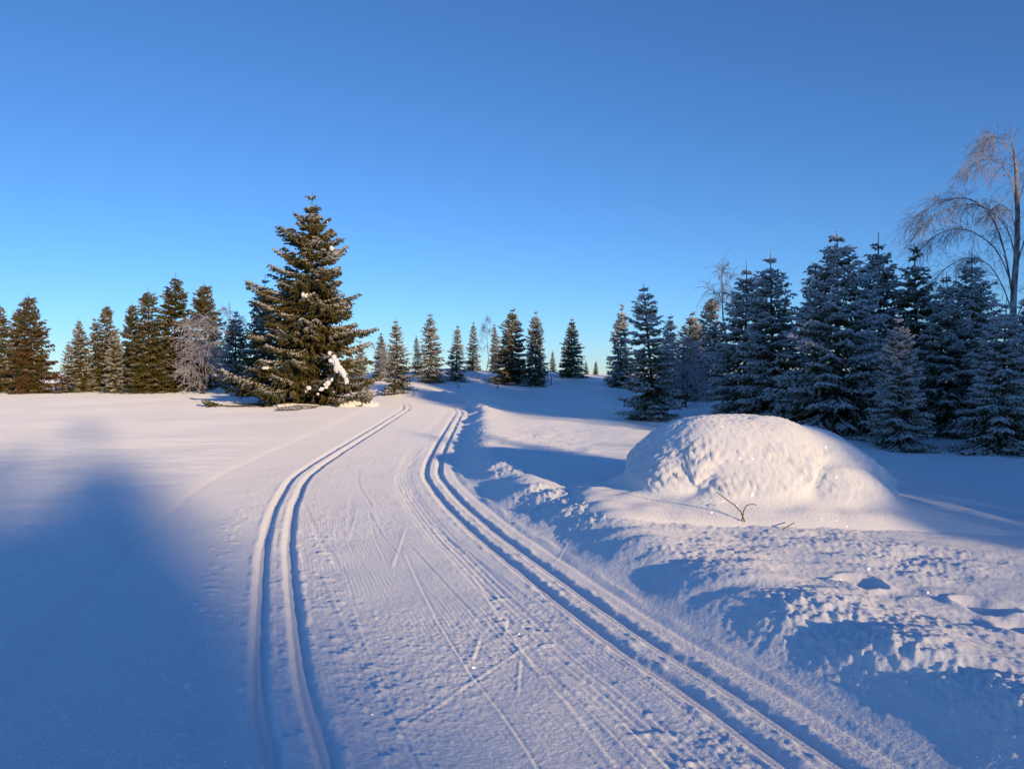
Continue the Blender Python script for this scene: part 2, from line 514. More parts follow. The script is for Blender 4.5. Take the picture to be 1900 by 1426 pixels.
# ------------------------------------------------------------------ trees
def norm(a):
    return a / (np.linalg.norm(a, axis=-1, keepdims=True) + 1e-9)

class Shoots:
    """collects needle-clad shoots, thin needles and woody axes; builds one mesh"""
    def __init__(self): self.P0, self.P1, self.R, self.F, self.B = [], [], [], [], []
    def add(self, p0, p1, r, f, b=0.0):
        n = len(p0)
        self.P0.append(p0); self.P1.append(p1)
        self.R.append(np.broadcast_to(r, (n,)).astype(float)); self.F.append(np.broadcast_to(f, (n,)).astype(float))
        self.B.append(np.broadcast_to(b, (n,)).astype(float))
    def build(self, name, rng, needles=3, nl=0.055):
        P0 = np.vstack(self.P0); P1 = np.vstack(self.P1); R = np.concatenate(self.R)[:, None]
        Fv = np.concatenate(self.F); B = np.concatenate(self.B); n = len(P0)
        d = norm(P1 - P0)
        Fv = Fv * np.clip(1.25 + d[:, 2] * 1.2, .28, 1.15)      # rime pads lie on what faces up; hanging shoots stay green
        n1 = norm(np.cross(d, np.array([0.02, 0.03, 1.0]))); n2 = np.cross(n1, d)
        n2 *= np.where(n2[:, 2:3] < 0, -1, 1)
        Pm = P0 * 0.55 + P1 * 0.45
        v = np.stack([P0, Pm + n2 * R, Pm - n2 * R * .5 + n1 * R * .87, Pm - n2 * R * .5 - n1 * R * .87, P1], 1).reshape(-1, 3)
        fr = np.stack([Fv * .6, Fv, Fv * .5, Fv * .5, Fv * .95], 1).ravel()
        bk = np.repeat(B, 5)
        o = np.arange(n)[:, None] * 5
        tri = np.concatenate([o + [0, 1, 2], o + [0, 2, 3], o + [0, 3, 1], o + [4, 2, 1], o + [4, 3, 2], o + [4, 1, 3]], 0)
        if needles:
            k = needles
            q = rng.uniform(0.1, 0.95, (n, k, 1)); th = rng.uniform(0, 2 * pi, (n, k, 1))
            rad = n1[:, None] * np.cos(th) + n2[:, None] * np.sin(th)
            b0 = P0[:, None] + (P1 - P0)[:, None] * q
            dr = norm(d[:, None] * 0.7 + rad)
            tip = b0 + dr * (nl * rng.uniform(.6, 1.3, (n, k, 1)))
            wv = norm(np.cross(dr, rad + 0.3)) * (nl * 0.16)
            nv = np.stack([b0 - wv, b0 + wv, tip], 2).reshape(-1, 3)
            up = np.clip(np.sin(th[..., 0]) * .6 + .55, .1, 1)
            nf = (Fv[:, None] * up)
            nf = np.repeat(nf.reshape(-1), 3)
            base = len(v)
            v = np.vstack([v, nv]); fr = np.concatenate([fr, nf]); bk = np.concatenate([bk, np.repeat(B, 3 * k)])
            tri = np.vstack([tri, base + np.arange(n * k * 3).reshape(-1, 3)])
        return make_mesh(name, v, tri, {'frost': fr, 'bark': bk}, smooth=True)

def tube(pts, rad, sides=8):
    """one tapered tube through the points"""
    pts = np.asarray(pts, float); rad = np.asarray(rad, float); n = len(pts)
    tg = norm(np.gradient(pts, axis=0))
    ref = np.array([0.31, 0.95, 0.05])
    a = norm(np.cross(tg, ref)); b = np.cross(tg, a)
    th = np.linspace(0, 2 * pi, sides, endpoint=False)
    v = pts[:, None] + rad[:, None, None] * (a[:, None] * np.cos(th)[None, :, None] + b[:, None] * np.sin(th)[None, :, None])
    i = np.arange(n - 1)[:, None] * sides; j = np.arange(sides)[None, :]; j2 = (j + 1) % sides
    q = np.stack([i + j, i + j2, i + sides + j2, i + sides + j], -1).reshape(-1, 4)
    return v.reshape(-1, 3), q

def tubes_mesh(name, items, sides=3, extra=None):
    """items: list of (points, radii); joined into one mesh with a frost attribute (1 on the upper side)"""
    V, Q, Fr, base = [], [], [], 0
    for p, r in items:
        v, q = tube(p, r, sides)
        c = np.repeat(np.asarray(p, float), sides, axis=0)
        up = np.clip((v - c)[:, 2] / (np.repeat(np.asarray(r, float), sides) + 1e-9) * .6 + .5, 0.12, 1)
        V.append(v); Q.append(q + base); Fr.append(up); base += len(v)
    return make_mesh(name, np.vstack(V), np.vstack(Q), {'frost': np.concatenate(Fr)})

def spruce(name, seed, H, R, spacing=0.12, whorl=0.30, power=0.85, droop=0.25, base_t=0.02, bare_top=0.0,
           asym=0.0, asym_az=pi, rag=0.18, needles=3, fat=0.030, lean=0.0, lean_az=0.0, sub=0.10, curl=0.22, low_el=-18, el_noise=5, shoot=1.0, spire=0.0):
    """a spruce: (trunk mesh, crown mesh), standing at the origin"""
    rng = np.random.RandomState(seed)
    nz = 14
    tz = np.linspace(0, 1, nz)
    wx = np.cumsum(rng.normal(0, 0.006, nz)) * H * .25; wy = np.cumsum(rng.normal(0, 0.006, nz)) * H * .25
    wx -= wx[0]; wy -= wy[0]
    wx += lean * np.cos(lean_az) * (tz ** 0.6); wy += lean * np.sin(lean_az) * (tz ** 0.6)
    ctr = np.stack([wx, wy, tz * H], 1)
    r0 = 0.012 * H + 0.02
    tv = tube(np.vstack([[ctr[0] - [0, 0, 0.4]], ctr]), np.concatenate([[r0 * 1.3], r0 * (1 - tz) ** 0.9 + 0.006]), 8)
    trunk = make_mesh(name + '_trunk', *tv)
    def axis(z):
        return np.array([np.interp(z, ctr[:, 2], wx), np.interp(z, ctr[:, 2], wy), z])
    S = Shoots()
    z = base_t * H; k = 0
    levels = []
    while z < H * (0.985 if not bare_top else 0.965):
        t = z / H
        levels.append(t)
        z += whorl * (1.0 - 0.35 * t) * rng.uniform(.55, 1.2) * (0.6 if t < 0.5 else 0.75) if t < 1 - bare_top else H * 0.05 * rng.uniform(.8, 1.2)
    for t in levels:
        nb = int(round(rng.uniform(4.2, 6.2))) if t < 0.9 else 4
        ph = rng.uniform(0, 2 * pi)
        prof = (1 - t) ** power * (1 - 0.25 * math.exp(-t / 0.05))
        prof *= min(1.0, ((1 - t) / 0.28)) ** spire
        if bare_top and t > 1 - bare_top:
            prof = prof * 0.55 + 0.03
        for b in range(nb):
            az = ph + 2 * pi * (b + rng.uniform(-.25, .25)) / nb
            L = R * prof * (1 + rng.normal(0, rag)) * (1 + asym * math.cos(az - asym_az) * (1 - t))
            L = max(L, 0.10 + 0.05 * R * (1 - t) if not spire else 0.06)
            zb = t * H + rng.uniform(-.06, .06)
            el = radians(low_el + (45 - low_el) * t ** 1.7 + rng.normal(0, el_noise * (1 - .75 * t)))
            rh = np.array([math.cos(az), math.sin(az), 0]); side = np.array([-math.sin(az), math.cos(az), 0])
            swing = rng.normal(0, 0.08)
            npt = max(4, int(L / 0.16) + 2)
            u = np.linspace(0, 1, npt)
            cl = curl * (1 - t) + 0.05
            zz = L * (math.tan(el) * u - (droop * .5) * (1 - t) * u + cl * u ** 2.4)
            ax = axis(min(max(zb, 0.02), H)) + rh * (L * u)[:, None] + side * (swing * L * u ** 2)[:, None]
            ax[:, 2] += zz
            ax[:, 2] = np.maximum(ax[:, 2], 0.03 + 0.05 * rng.rand())
            bf = np.clip(rng.uniform(0.45, 1.15), 0, 1.1)
            # woody axis
            S.add(ax[:-1], ax[1:] + (ax[1:] - ax[:-1]) * .3, np.linspace(0.012 + 0.006 * L, 0.008, npt - 1), 0.25 * bf, np.linspace(1, .3, npt - 1))
            # needle-clad outer axis
            S.add(ax[:-1], ax[1:] + (ax[1:] - ax[:-1]) * .15, np.where(u[1:] > .35, fat, fat * .5), bf * (.3 + .7 * u[1:]), np.where(u[1:] > .35, 0., .8))
            # side twigs in a flat fan that hangs a little
            sp = spacing * (0.75 + 0.35 * min(L, 2.0) / 2)
            nt_ = max(3, int(L / sp) * 2)
            ut = np.sort(rng.uniform(0.10, 0.99, nt_))
            p = np.stack([np.interp(ut, u, ax[:, c]) for c in range(3)], 1)
            tg = norm(np.stack([np.interp(np.minimum(ut + .04, 1), u, ax[:, c]) - np.interp(ut - .04, u, ax[:, c]) for c in range(3)], 1))
            sg = np.where(np.arange(nt_) % 2, 1., -1.)[:, None]
            ln = (0.10 + 0.36 * L * (1 - ut) ** 0.75 * np.clip(ut * 4, .45, 1)) * rng.uniform(.7, 1.2, nt_)
            ln = np.minimum(ln, 0.85)
            dirv = norm(tg * rng.uniform(.55, .95, (nt_, 1)) + side * sg * rng.uniform(.6, 1.0, (nt_, 1)) + np.array([0, 0, 1.]) * (-droop * rng.uniform(.4, 1.3, (nt_, 1)) * (1.15 - t)))
            tipp = p + dirv * ln[:, None]
            tipp[:, 2] = np.maximum(tipp[:, 2], 0.02)
            out = np.clip(.35 + .65 * ut, 0, 1)
            S.add(p, tipp, fat * rng.uniform(.7, 1.1, nt_), bf * out, np.where(ut < .3, .7, 0))
            # little shoots along each twig
            ns = np.maximum(1, (ln / sub).astype(int)) * 2
            idx = np.repeat(np.arange(nt_), ns); m = len(idx)
            w_ = rng.uniform(.15, 1.0, m)
            pp = p[idx] + (tipp - p)[idx] * w_[:, None]
            sd = np.cross(dirv[idx], np.array([0, 0, 1.])) * rng.choice([-1., 1.], m)[:, None]
            dd = norm(dirv[idx] * .8 + sd * rng.uniform(.3, .9, (m, 1)) + np.array([0, 0, 1.]) * (-droop * rng.uniform(.2, 2.2, (m, 1)) + .08))
            ll = shoot * rng.uniform(.07, .15, m) * (1.2 - .4 * w_) * (0.7 + 0.1 * H / 2 if H < 6 else 1.0)
            tp = pp + dd * ll[:, None]
            tp[:, 2] = np.maximum(tp[:, 2], 0.01)
            S.add(pp, tp, fat * rng.uniform(.55, .95, m), bf * np.clip(out[idx] * rng.uniform(.5, 1.2, m), 0, 1.1), np.where((out[idx] < .55) & (rng.rand(m) < .35), .6, 0))
    # leader
    top = axis(H)
    S.add(np.array([axis(H * .93), axis(H * .96), axis(H * .98)]), np.array([axis(H * .97), axis(H * .99), top]), 0.02, .8)
    crown = S.build(name + '_crown', rng, needles)
    return trunk, crown, H

TREE_N = {}
def plant(meshes, name, x, y, z, h, label, group, frost=0.8, brown=0.2, wide=1.0, rz=0.0, cat='tree', tilt=0.0, mats=(None, None)):
    trunk, crown, H0 = meshes
    root = link(name, None)
    root.empty_display_size = 0.3
    root.location = (x, y, z)
    k = h / H0
    root.scale = (k * wide, k * wide, k)
    root.rotation_euler = (0.03 * sin(rz * 7.1), tilt + 0.035 * sin(rz * 3.3), rz)
    root.scale = (k * wide * (1 + .08 * sin(rz * 5)), k * wide, k)
    tag(root, label, cat, group)
    a = link('trunk', trunk, mats[0] or M_BARK, root)
    b = link('crown', crown, mats[1] or M_NEEDLE, root)
    for o in (a, b):
        o['frost_level'] = float(frost); o['brownness'] = float(brown)
    return root

def px_tree(meshes, name, u, vtop, vbase, label, group, d=None, **kw):
    """stand a tree where the photograph shows its foot, as tall as it shows there"""
    if d is None:
        x, y, z = on_ground(u, vbase, 12)
    else:
        x, y, _ = ray(u, vbase, d); z = float(height(x, y)[0])
    h = EYE - (vtop - V0) / 1480 * y - z
    return plant(meshes, name, x, y, z - 0.03, h, label, group, **kw), (x, y, z, h)

MAIN = spruce('big', 3, 9.0, 2.80, spacing=0.082, whorl=0.38, power=0.74, droop=0.55, asym=0.24, asym_az=pi * 1.05, rag=0.27, fat=0.044, needles=2, sub=0.125, curl=0.34, bare_top=0.09, el_noise=10, shoot=1.3, spire=0.55)
A = [spruce('a%d' % k, 20 + k, 6.0, (1.5, 1.75, 1.4, 1.95)[k], spacing=0.125, whorl=(.30, .27, .34, .31)[k], power=(.72, .85, .62, .78)[k], droop=0.55, rag=0.15, fat=0.040, curl=0.16, low_el=-14, bare_top=0.14, needles=2, sub=0.11, shoot=1.12, spire=0.35) for k in range(4)]
B = [spruce('b%d' % k, 40 + k, 6.5, 1.45 + .15 * k, spacing=0.145, whorl=0.30, power=0.68, droop=0.52, rag=0.19, spire=0.25, fat=0.046, bare_top=0.08, needles=1, sub=0.12, shoot=1.35) for k in range(3)]
C = [spruce('c%d' % k, 60 + k, 5.0, 1.25, spacing=0.14, whorl=0.30, power=0.80, droop=0.40, spire=0.2, rag=0.20, fat=0.038, sub=0.12, bare_top=0.12, needles=2) for k in range(3)]
LEAN = spruce('lean', 80, 5.0, 1.15, spacing=0.11, whorl=0.30, power=0.62, droop=0.40, rag=0.16, fat=0.032, lean=-0.55, lean_az=0.15, bare_top=0.13, spire=0.3)

GL = 'spruces in the stand at the left edge of the field'
GC = 'young spruces on the far knoll'
GR = 'frosted spruces along the right side'

main_root, mpos = px_tree(MAIN, 'spruce_tree', 582, 356, 751, 'large sunlit green spruce standing alone at the bend of the ski trail', None, frost=0.70, brown=0.30)

left = [  # mesh, u, top, base, d, wide, frost, brown, label
    (B[0], 4, 560, 726, 45, .8, .65, .3, 'thin-topped spruce cut by the left edge of the picture'),
    (B[1], 29, 568, 726, 47, .75, .5, .6, 'narrow spruce squeezed between the left edge tree and its brown neighbour'),
    (B[2], 62, 543, 724, 44, .95, .42, .95, 'brown tinged pointed spruce, tallest of the group at the left edge'),
    (C[0], 124, 630, 728, 46, .95, .85, .2, 'smallest frosted spruce at the gap in the left stand'),
    (B[0], 152, 588, 728, 47, .85, .75, .4, 'frosty spruce just right of the smallest one in the left stand'),
    (C[1], 178, 586, 729, 49, .75, .7, .4, 'slim spruce with a forked looking top in the left stand'),
    (B[1], 202, 560, 729, 48, .8, .55, .4, 'pointed spruce in the middle of the left stand behind a frosty one'),
    (A[1], 214, 596, 730, 45, .72, 1.0, .2, 'pale frosted spruce in front in the middle of the left stand'),
    (B[2], 247, 558, 727, 50, .7, .5, .2, 'dark narrow spruce peeping out left of the two tallest'),
    (B[1], 279, 533, 730, 45, 1.0, .45, .35, 'dark green spruce left of the tallest in the left stand'),
    (B[0], 325, 506, 729, 47, 1.1, .36, .45, 'tallest green spruce of the left stand'),
    (B[2], 380, 521, 728, 47, .95, .45, .85, 'brownish spruce right of the tallest one, behind a bare frosted bush'),
    (A[2], 437, 575, 731, 47, 1.1, .75, .1, 'shaded frosty spruce between the bare bush and the big spruce'),
    (A[0], 484, 507, 735, 40, .95, .8, .15, 'frosted spruce tucked behind the left flank of the big spruce'),
]
for q in left:
    px_tree(q[0], 'spruce_tree', q[1], q[2], q[3], q[8], GL, d=q[4], wide=q[5], frost=q[6], brown=q[7], rz=q[1] * 1.7)

centre = [
    (C[0], 672, 628, 737, 37.5, .85, 1.1, .1, 'small pale frosted sapling at the right foot of the big spruce'),
    (C[1], 706, 615, 715, 56, .85, .7, .2, 'small dark spruce just right of the big one, farther off'),
    (C[2], 740, 588, 728, None, .92, .9, .35, 'sunlit frosted spruce nearest the bend, right of the big spruce'),
    (C[0], 775, 620, 712, 58, .7, .8, .2, 'small spruce half hidden between two taller ones on the knoll'),
    (C[1], 800, 578, 710, None, .95, .95, .3, 'frosted conical spruce on the knoll, taller of the pair left of its middle'),
    (C[2], 845, 599, 707, None, .85, 1.0, .2, 'paler shorter frosted spruce right of the conical one on the knoll'),
    (C[0], 877, 595, 694, 62, .7, .8, .2, 'thin dark spruce beside the bare birch on the knoll'),
    (C[1], 919, 598, 694, 64, .6, .9, .7, 'thin reddish spruce just right of the bare birch'),
    (A[3], 948, 567, 712, None, .95, .85, .15, 'bushy shaded spruce, left one of the touching pair on the knoll'),
    (A[0], 993, 571, 716, None, .80, .95, .2, 'slim shaded spruce, right one of the touching pair on the knoll'),
    (C[2], 1025, 648, 697, 64, .8, .9, .2, 'tiny spruce between the touching pair and the solitary one'),
    (A[1], 1060, 584, 701, None, .85, .85, .15, 'solitary shaded spruce on the right shoulder of the knoll'),
    (C[0], 1088, 668, 698, 66, .9, .9, .4, 'tiny frosted spruce right of the solitary one, left of two'),
    (C[1], 1105, 668, 698, 70, .9, .6, .5, 'tiny darker spruce right of the solitary one, right of two'),
    (C[2], 655, 662, 722, 46, .8, 1.1, .1, 'low frosted sapling behind the lower right boughs of the big spruce'),
]
for q in centre:
    px_tree(q[0], 'spruce_tree', q[1], q[2], q[3], q[8], GC, d=q[4], wide=q[5], frost=q[6], brown=q[7], rz=q[1] * 2.3)

_, lean_pos = px_tree(LEAN, 'spruce_tree', 1222, 524, 778, 'frosted spruce with a leaning trunk standing forward left of the right stand', GR, frost=1.2, brown=.1)
right = [
    (A[2], 1150, 562, 718, None, .85, 1.58, .1, 'dark frosted spruce just behind the leaning one'),
    (C[1], 1240, 580, 712, 44, .95, 1.49, .1, 'small pointed spruce in the gap right of the leaning one'),
    (A[3], 1290, 572, 715, 44, 1.0, 1.30, .6, 'brownish spruce behind the left end of the right stand, left of two'),
    (B[1], 1312, 545, 715, 46, .95, 0.84, 1.0, 'spruce with a sunlit brown top behind the left end of the right stand'),
    (A[1], 1383, 479, 778, 27, 1.05, 1.96, .1, 'frosted spruce with a long bare leader at the left end of the right stand'),
    (A[0], 1437, 461, 790, 25.5, 1.05, 1.86, .1, 'frosted spruce with a spiky crossed top, second of the right stand'),
    (A[2], 1503, 502, 790, 27, 1.0, 2.33, .05, 'very white frosted spruce pressed against the left side of the tallest'),
    (A[3], 1553, 419, 812, 23.5, 1.2, 1.96, .1, 'tallest and broadest frosted spruce of the right stand'),
    (A[1], 1636, 426, 808, 26, .95, 1.39, .15, 'dark spruce right behind the tallest of the right stand'),
    (A[0], 1672, 577, 838, 20.0, 1.1, 1.86, .1, 'shorter frosted spruce standing in front of the dark gap in the right stand'),
    (A[2], 1706, 452, 818, 25, .95, 1.12, .25, 'dark spruce with a thin leader right of the shorter front one'),
    (A[3], 1765, 500, 828, 23.5, 1.0, 1.76, .1, 'frosted spruce partly hidden left of the spiky one near the birch'),
    (A[1], 1806, 456, 832, 24, .95, 1.76, .1, 'spiky topped frosted spruce just left of the birch'),
    (A[0], 1858, 548, 866, 19, 1.15, 2.05, .1, 'broad low frosted spruce in front of the birch trunk'),
    (A[2], 1912, 512, 868, 20.5, 1.1, 1.86, .1, 'frosted spruce cut by the right edge of the picture'),
]
for q in right:
    px_tree(q[0], 'spruce_tree', q[1], q[2], q[3], q[8], GR, d=q[4], wide=q[5], frost=q[6], brown=q[7], rz=q[1] * 1.3)

# ------------------------------------------------------------------ bare trees
def droop_twigs(items, rng, path, n, length, r, gravity, spread=0.6, u0=0.25, sub=2):
    path = np.asarray(path, float); m = len(path)
    cum = np.linspace(0, 1, m)
    for k in range(n):
        u = u0 + (1 - u0) * rng.rand() ** 0.8
        p = np.array([np.interp(u, cum, path[:, c]) for c in range(3)])
        q = np.array([np.interp(min(u + .05, 1), cum, path[:, c]) for c in range(3)]) - np.array([np.interp(u - .05, cum, path[:, c]) for c in range(3)])
        d = norm(norm(q) * rng.uniform(.3, 1.0) + rng.normal(0, spread, 3))
        L = length * rng.uniform(.5, 1.2)
        w = np.linspace(0, 1, 6)[:, None]
        pts = p + d * L * w + np.array([0, 0, -1.]) * (gravity * L) * w ** 1.8
        items.append((pts, np.linspace(r, r * .5, 6)))
        for s in range(sub):
            uu = rng.uniform(.3, .95); i = uu * 5; a = int(i)
            pp = pts[a] + (pts[min(a + 1, 5)] - pts[a]) * (i - a)
            dd = norm(norm(pts[min(a + 1, 5)] - pts[a]) + rng.normal(0, .45, 3))
            l2 = L * rng.uniform(.3, .6); w4 = np.linspace(0, 1, 4)[:, None]
            items.append((pp + dd * l2 * w4 + np.array([0, 0, -1.]) * (gravity * 1.2 * l2) * w4 ** 1.7, np.linspace(r * .7, r * .4, 4)))

def bare_tree(name, seed, H, limbs, spread, twig_n, twig_len, gravity, r0, twig_r, bend=0.15, stems=1, umin=0.25):
    """a leafless tree: stem(s), rising limbs, fine hanging twigs"""
    rng = np.random.RandomState(seed)
    wood, tw = [], []
    for s in range(stems):
        w = np.linspace(0, 1, 9)
        dx, dy = rng.normal(0, bend * H * (0.4 if stems == 1 else 1), 2)
        stem = np.stack([dx * w ** 1.5 + np.cumsum(rng.normal(0, .012 * H, 9)), dy * w ** 1.5 + np.cumsum(rng.normal(0, .012 * H, 9)), w * H * (1 if s == 0 else rng.uniform(.7, 1))], 1)
        stem[0] = [rng.normal(0, .03 * stems), rng.normal(0, .03 * stems), -0.25]
        wood.append((stem, r0 * (1 - w) ** .8 + twig_r))
        for k in range(limbs):
            u = rng.uniform(umin, .95)
            p = np.array([np.interp(u, w, stem[:, c]) for c in range(3)])
            az = rng.uniform(0, 2 * pi); L = spread * (1.15 - u) * rng.uniform(.7, 1.2)
            v = np.linspace(0, 1, 7)
            rise = rng.uniform(.5, 1.1)
            pts = p + np.stack([np.cos(az) * L * v, np.sin(az) * L * v, L * (rise * v - gravity * .7 * v ** 2.2)], 1)
            pts[1:] += rng.normal(0, .02 * L, (6, 3))
            tw.append((pts, np.linspace(r0 * .35 * (1.1 - u), twig_r, 7)))
            droop_twigs(tw, rng, pts, twig_n, twig_len, twig_r, gravity)
        droop_twigs(tw, rng, stem[5:], twig_n, twig_len * .8, twig_r, gravity * .6)
    return tubes_mesh(name + '_trunk', wood, 7), tubes_mesh(name + '_crown', tw, 3), H

BUSH = bare_tree('bush', 5, 4.0, 9, 1.5, 16, 0.62, 0.25, 0.022, 0.011, bend=.20, stems=7, umin=0.06)
BIRCH_FAR = bare_tree('farbirch', 8, 6.0, 16, 1.7, 14, 0.7, 0.35, 0.06, 0.010, bend=.04)
BM = (M_BARK, M_TWIG); BB = (M_BIRCH, M_TWIG)
px_tree(BUSH, 'bare_bush', 378, 588, 729, 'leafless bush white with frost in front of the brownish spruce', None, d=43.5, frost=1.25, brown=0, wide=1.0, cat='bush', mats=BM)
px_tree(BIRCH_FAR, 'birch_tree', 424, 562, 728, 'bare frosted birch showing between the left stand and the big spruce', 'bare birches far off', d=52, frost=.85, cat='tree', mats=BB, rz=1)
px_tree(BIRCH_FAR, 'birch_tree', 902, 583, 692, 'thin bare birch standing among the spruces on the far knoll', 'bare birches far off', d=63, frost=.6, cat='tree', wide=.6, mats=BB, rz=3)
px_tree(BIRCH_FAR, 'birch_tree', 1340, 478, 715, 'pale bare birch rising behind the left end of the right stand', 'bare birches far off', d=40, frost=.85, cat='tree', wide=.8, mats=BB, rz=2)
px_tree(BUSH, 'bare_bush', 1268, 628, 722, 'leafless frosted bush in the gap left of the right stand', None, d=38, frost=1.1, wide=1.2, cat='bush', mats=BM, rz=2)
px_tree(BUSH, 'bare_bush', 722, 640, 715, 'low leafless frosted bush behind the sunlit spruce nearest the bend', None, d=52, frost=1.1, wide=1.0, cat='bush', mats=BM, rz=4)

def weeping_birch():
    """the tall birch at the right edge, its limbs bent over by rime"""
    D = 27.0
    rng = np.random.RandomState(12)
    def P(u, v, dy=0.0):
        d = D + dy; return np.array([(u - 950) / 1480 * d, d, EYE - (v - V0) / 1480 * d])
    base = P(1888, 840); base[2] = float(height(base[0], base[1])[0]) - .1
    def path(pts, n=14):
        q = np.array(pts); return catmull3(q, n)
    def catmull3(Pn, n):
        Q = np.vstack([2 * Pn[0] - Pn[1], Pn, 2 * Pn[-1] - Pn[-2]]); out = []
        for i in range(1, len(Q) - 2):
            p0, p1, p2, p3 = Q[i - 1:i + 3]; t = np.linspace(0, 1, n, endpoint=False)[:, None]
            out.append(.5 * (2 * p1 + (p2 - p0) * t + (2 * p0 - 5 * p1 + 4 * p2 - p3) * t ** 2 + (3 * p1 - p0 - 3 * p2 + p3) * t ** 3))
        return np.vstack(out + [Pn[-1:]])
    trunk = catmull3(np.array([base, P(1880, 700), P(1879, 560), P(1884, 470), P(1885, 400), P(1882, 330), P(1878, 290, .3), P(1872, 255, .5)]), 4)
    wood = [(trunk, np.interp(np.linspace(0, 1, len(trunk)), [0, .6, .85, 1], [.13, .075, .035, .012]))]
    limbs = [
        ([P(1879, 560), P(1862, 470), P(1838, 405), P(1800, 372), P(1755, 372), P(1712, 392), P(1686, 416)], .050),
        ([P(1880, 540), P(1850, 470), P(1810, 435, .6), P(1770, 425, .9), P(1730, 440, 1.1), P(1700, 470, 1.2)], .035),
        ([P(1882, 480), P(1868, 430), P(1835, 392, -.5), P(1790, 380, -.8), P(1735, 400, -1), P(1705, 425, -1.1)], .032),
        ([P(1880, 590), P(1858, 530), P(1830, 490, .8), P(1790, 480, 1.3), P(1745, 505, 1.6), P(1725, 540, 1.7)], .032),
        ([P(1884, 400), P(1872, 335), P(1845, 302), P(1815, 298), P(1790, 315)], .028),
        ([P(1884, 390), P(1900, 330, .5), P(1915, 290, .8), P(1935, 285, 1), P(1960, 310, 1.2)], .028),
        ([P(1882, 500), P(1905, 430, -.3), P(1935, 390, -.6), P(1975, 390, -.8), P(2010, 430, -1)], .040),
        ([P(1880, 620), P(1850, 590, -.6), P(1815, 575, -1.2), P(1780, 590, -1.6)], .026),
        ([P(1880, 600), P(1910, 540, .5), P(1945, 510, .9), P(1990, 530, 1.2)], .030),
        ([P(1878, 300, .3), P(1856, 262, .4), P(1838, 256, .5), P(1820, 266, .5)], .016),
        ([P(1885, 440), P(1872, 395, .8), P(1850, 380, 1.6), P(1830, 400, 2.2)], .022),
    ]
    tw = []
    for pts, r in limbs:
        p = catmull3(np.array(pts), 4)
        wood.append((p, np.linspace(r * .7, .007, len(p))))
        n = max(30, int(len(p) * 5.5))
        droop_twigs(tw, rng, p, n, 0.72, .005, 0.34, spread=.6, u0=.12, sub=6)
    droop_twigs(tw, rng, trunk[-12:], 22, .7, .006, .15, spread=.45, u0=.0, sub=4)
    loc = base.copy()
    root = link('birch_tree', None); root.location = loc
    tag(root, 'tall weeping birch with arching bare limbs at the right edge', 'tree')
    sh = lambda it: [(p - loc, r) for p, r in it]
    a = link('trunk', tubes_mesh('weeping_trunk', sh(wood[:1]), 8), M_BIRCH, root)
    for q in wood[1:]:
        c = link('limb', tubes_mesh('weeping_limb', sh([q]), 6), M_BIRCH, root)
    c = link('crown', tubes_mesh('weeping_crown', sh(tw), 3), M_TWIG, root)
    for ch in root.children: ch['frost_level'] = .95
weeping_birch()

# ------------------------------------------------------------------ the snowed-over bush beside the trail
def blob(name, seed, rad, n=18, squash=(1, 1, 1), rough=0.25, freq=1.3):
    """a lump of snow"""
    th = np.linspace(0, pi, n); ph = np.linspace(0, 2 * pi, 2 * n, endpoint=False)
    T_, P_ = np.meshgrid(th, ph, indexing='ij')
    d = np.stack([np.sin(T_) * np.cos(P_), np.sin(T_) * np.sin(P_), np.cos(T_)], -1)
    r = 1 + rough * (perlin(d[..., 0] * freq + d[..., 2], d[..., 1] * freq - d[..., 2] * .7, seed) + .4 * perlin(d[..., 0] * 3 * freq, (d[..., 1] + d[..., 2]) * 3 * freq, seed + 1))
    v = (d * r[..., None] * rad * np.array(squash)).reshape(-1, 3)
    i = np.arange(n - 1)[:, None] * 2 * n; j = np.arange(2 * n)[None, :]; j2 = (j + 1) % (2 * n)
    q = np.stack([i + j, i + 2 * n + j, i + 2 * n + j2, i + j2], -1).reshape(-1, 4)
    return make_mesh(name, v, q)

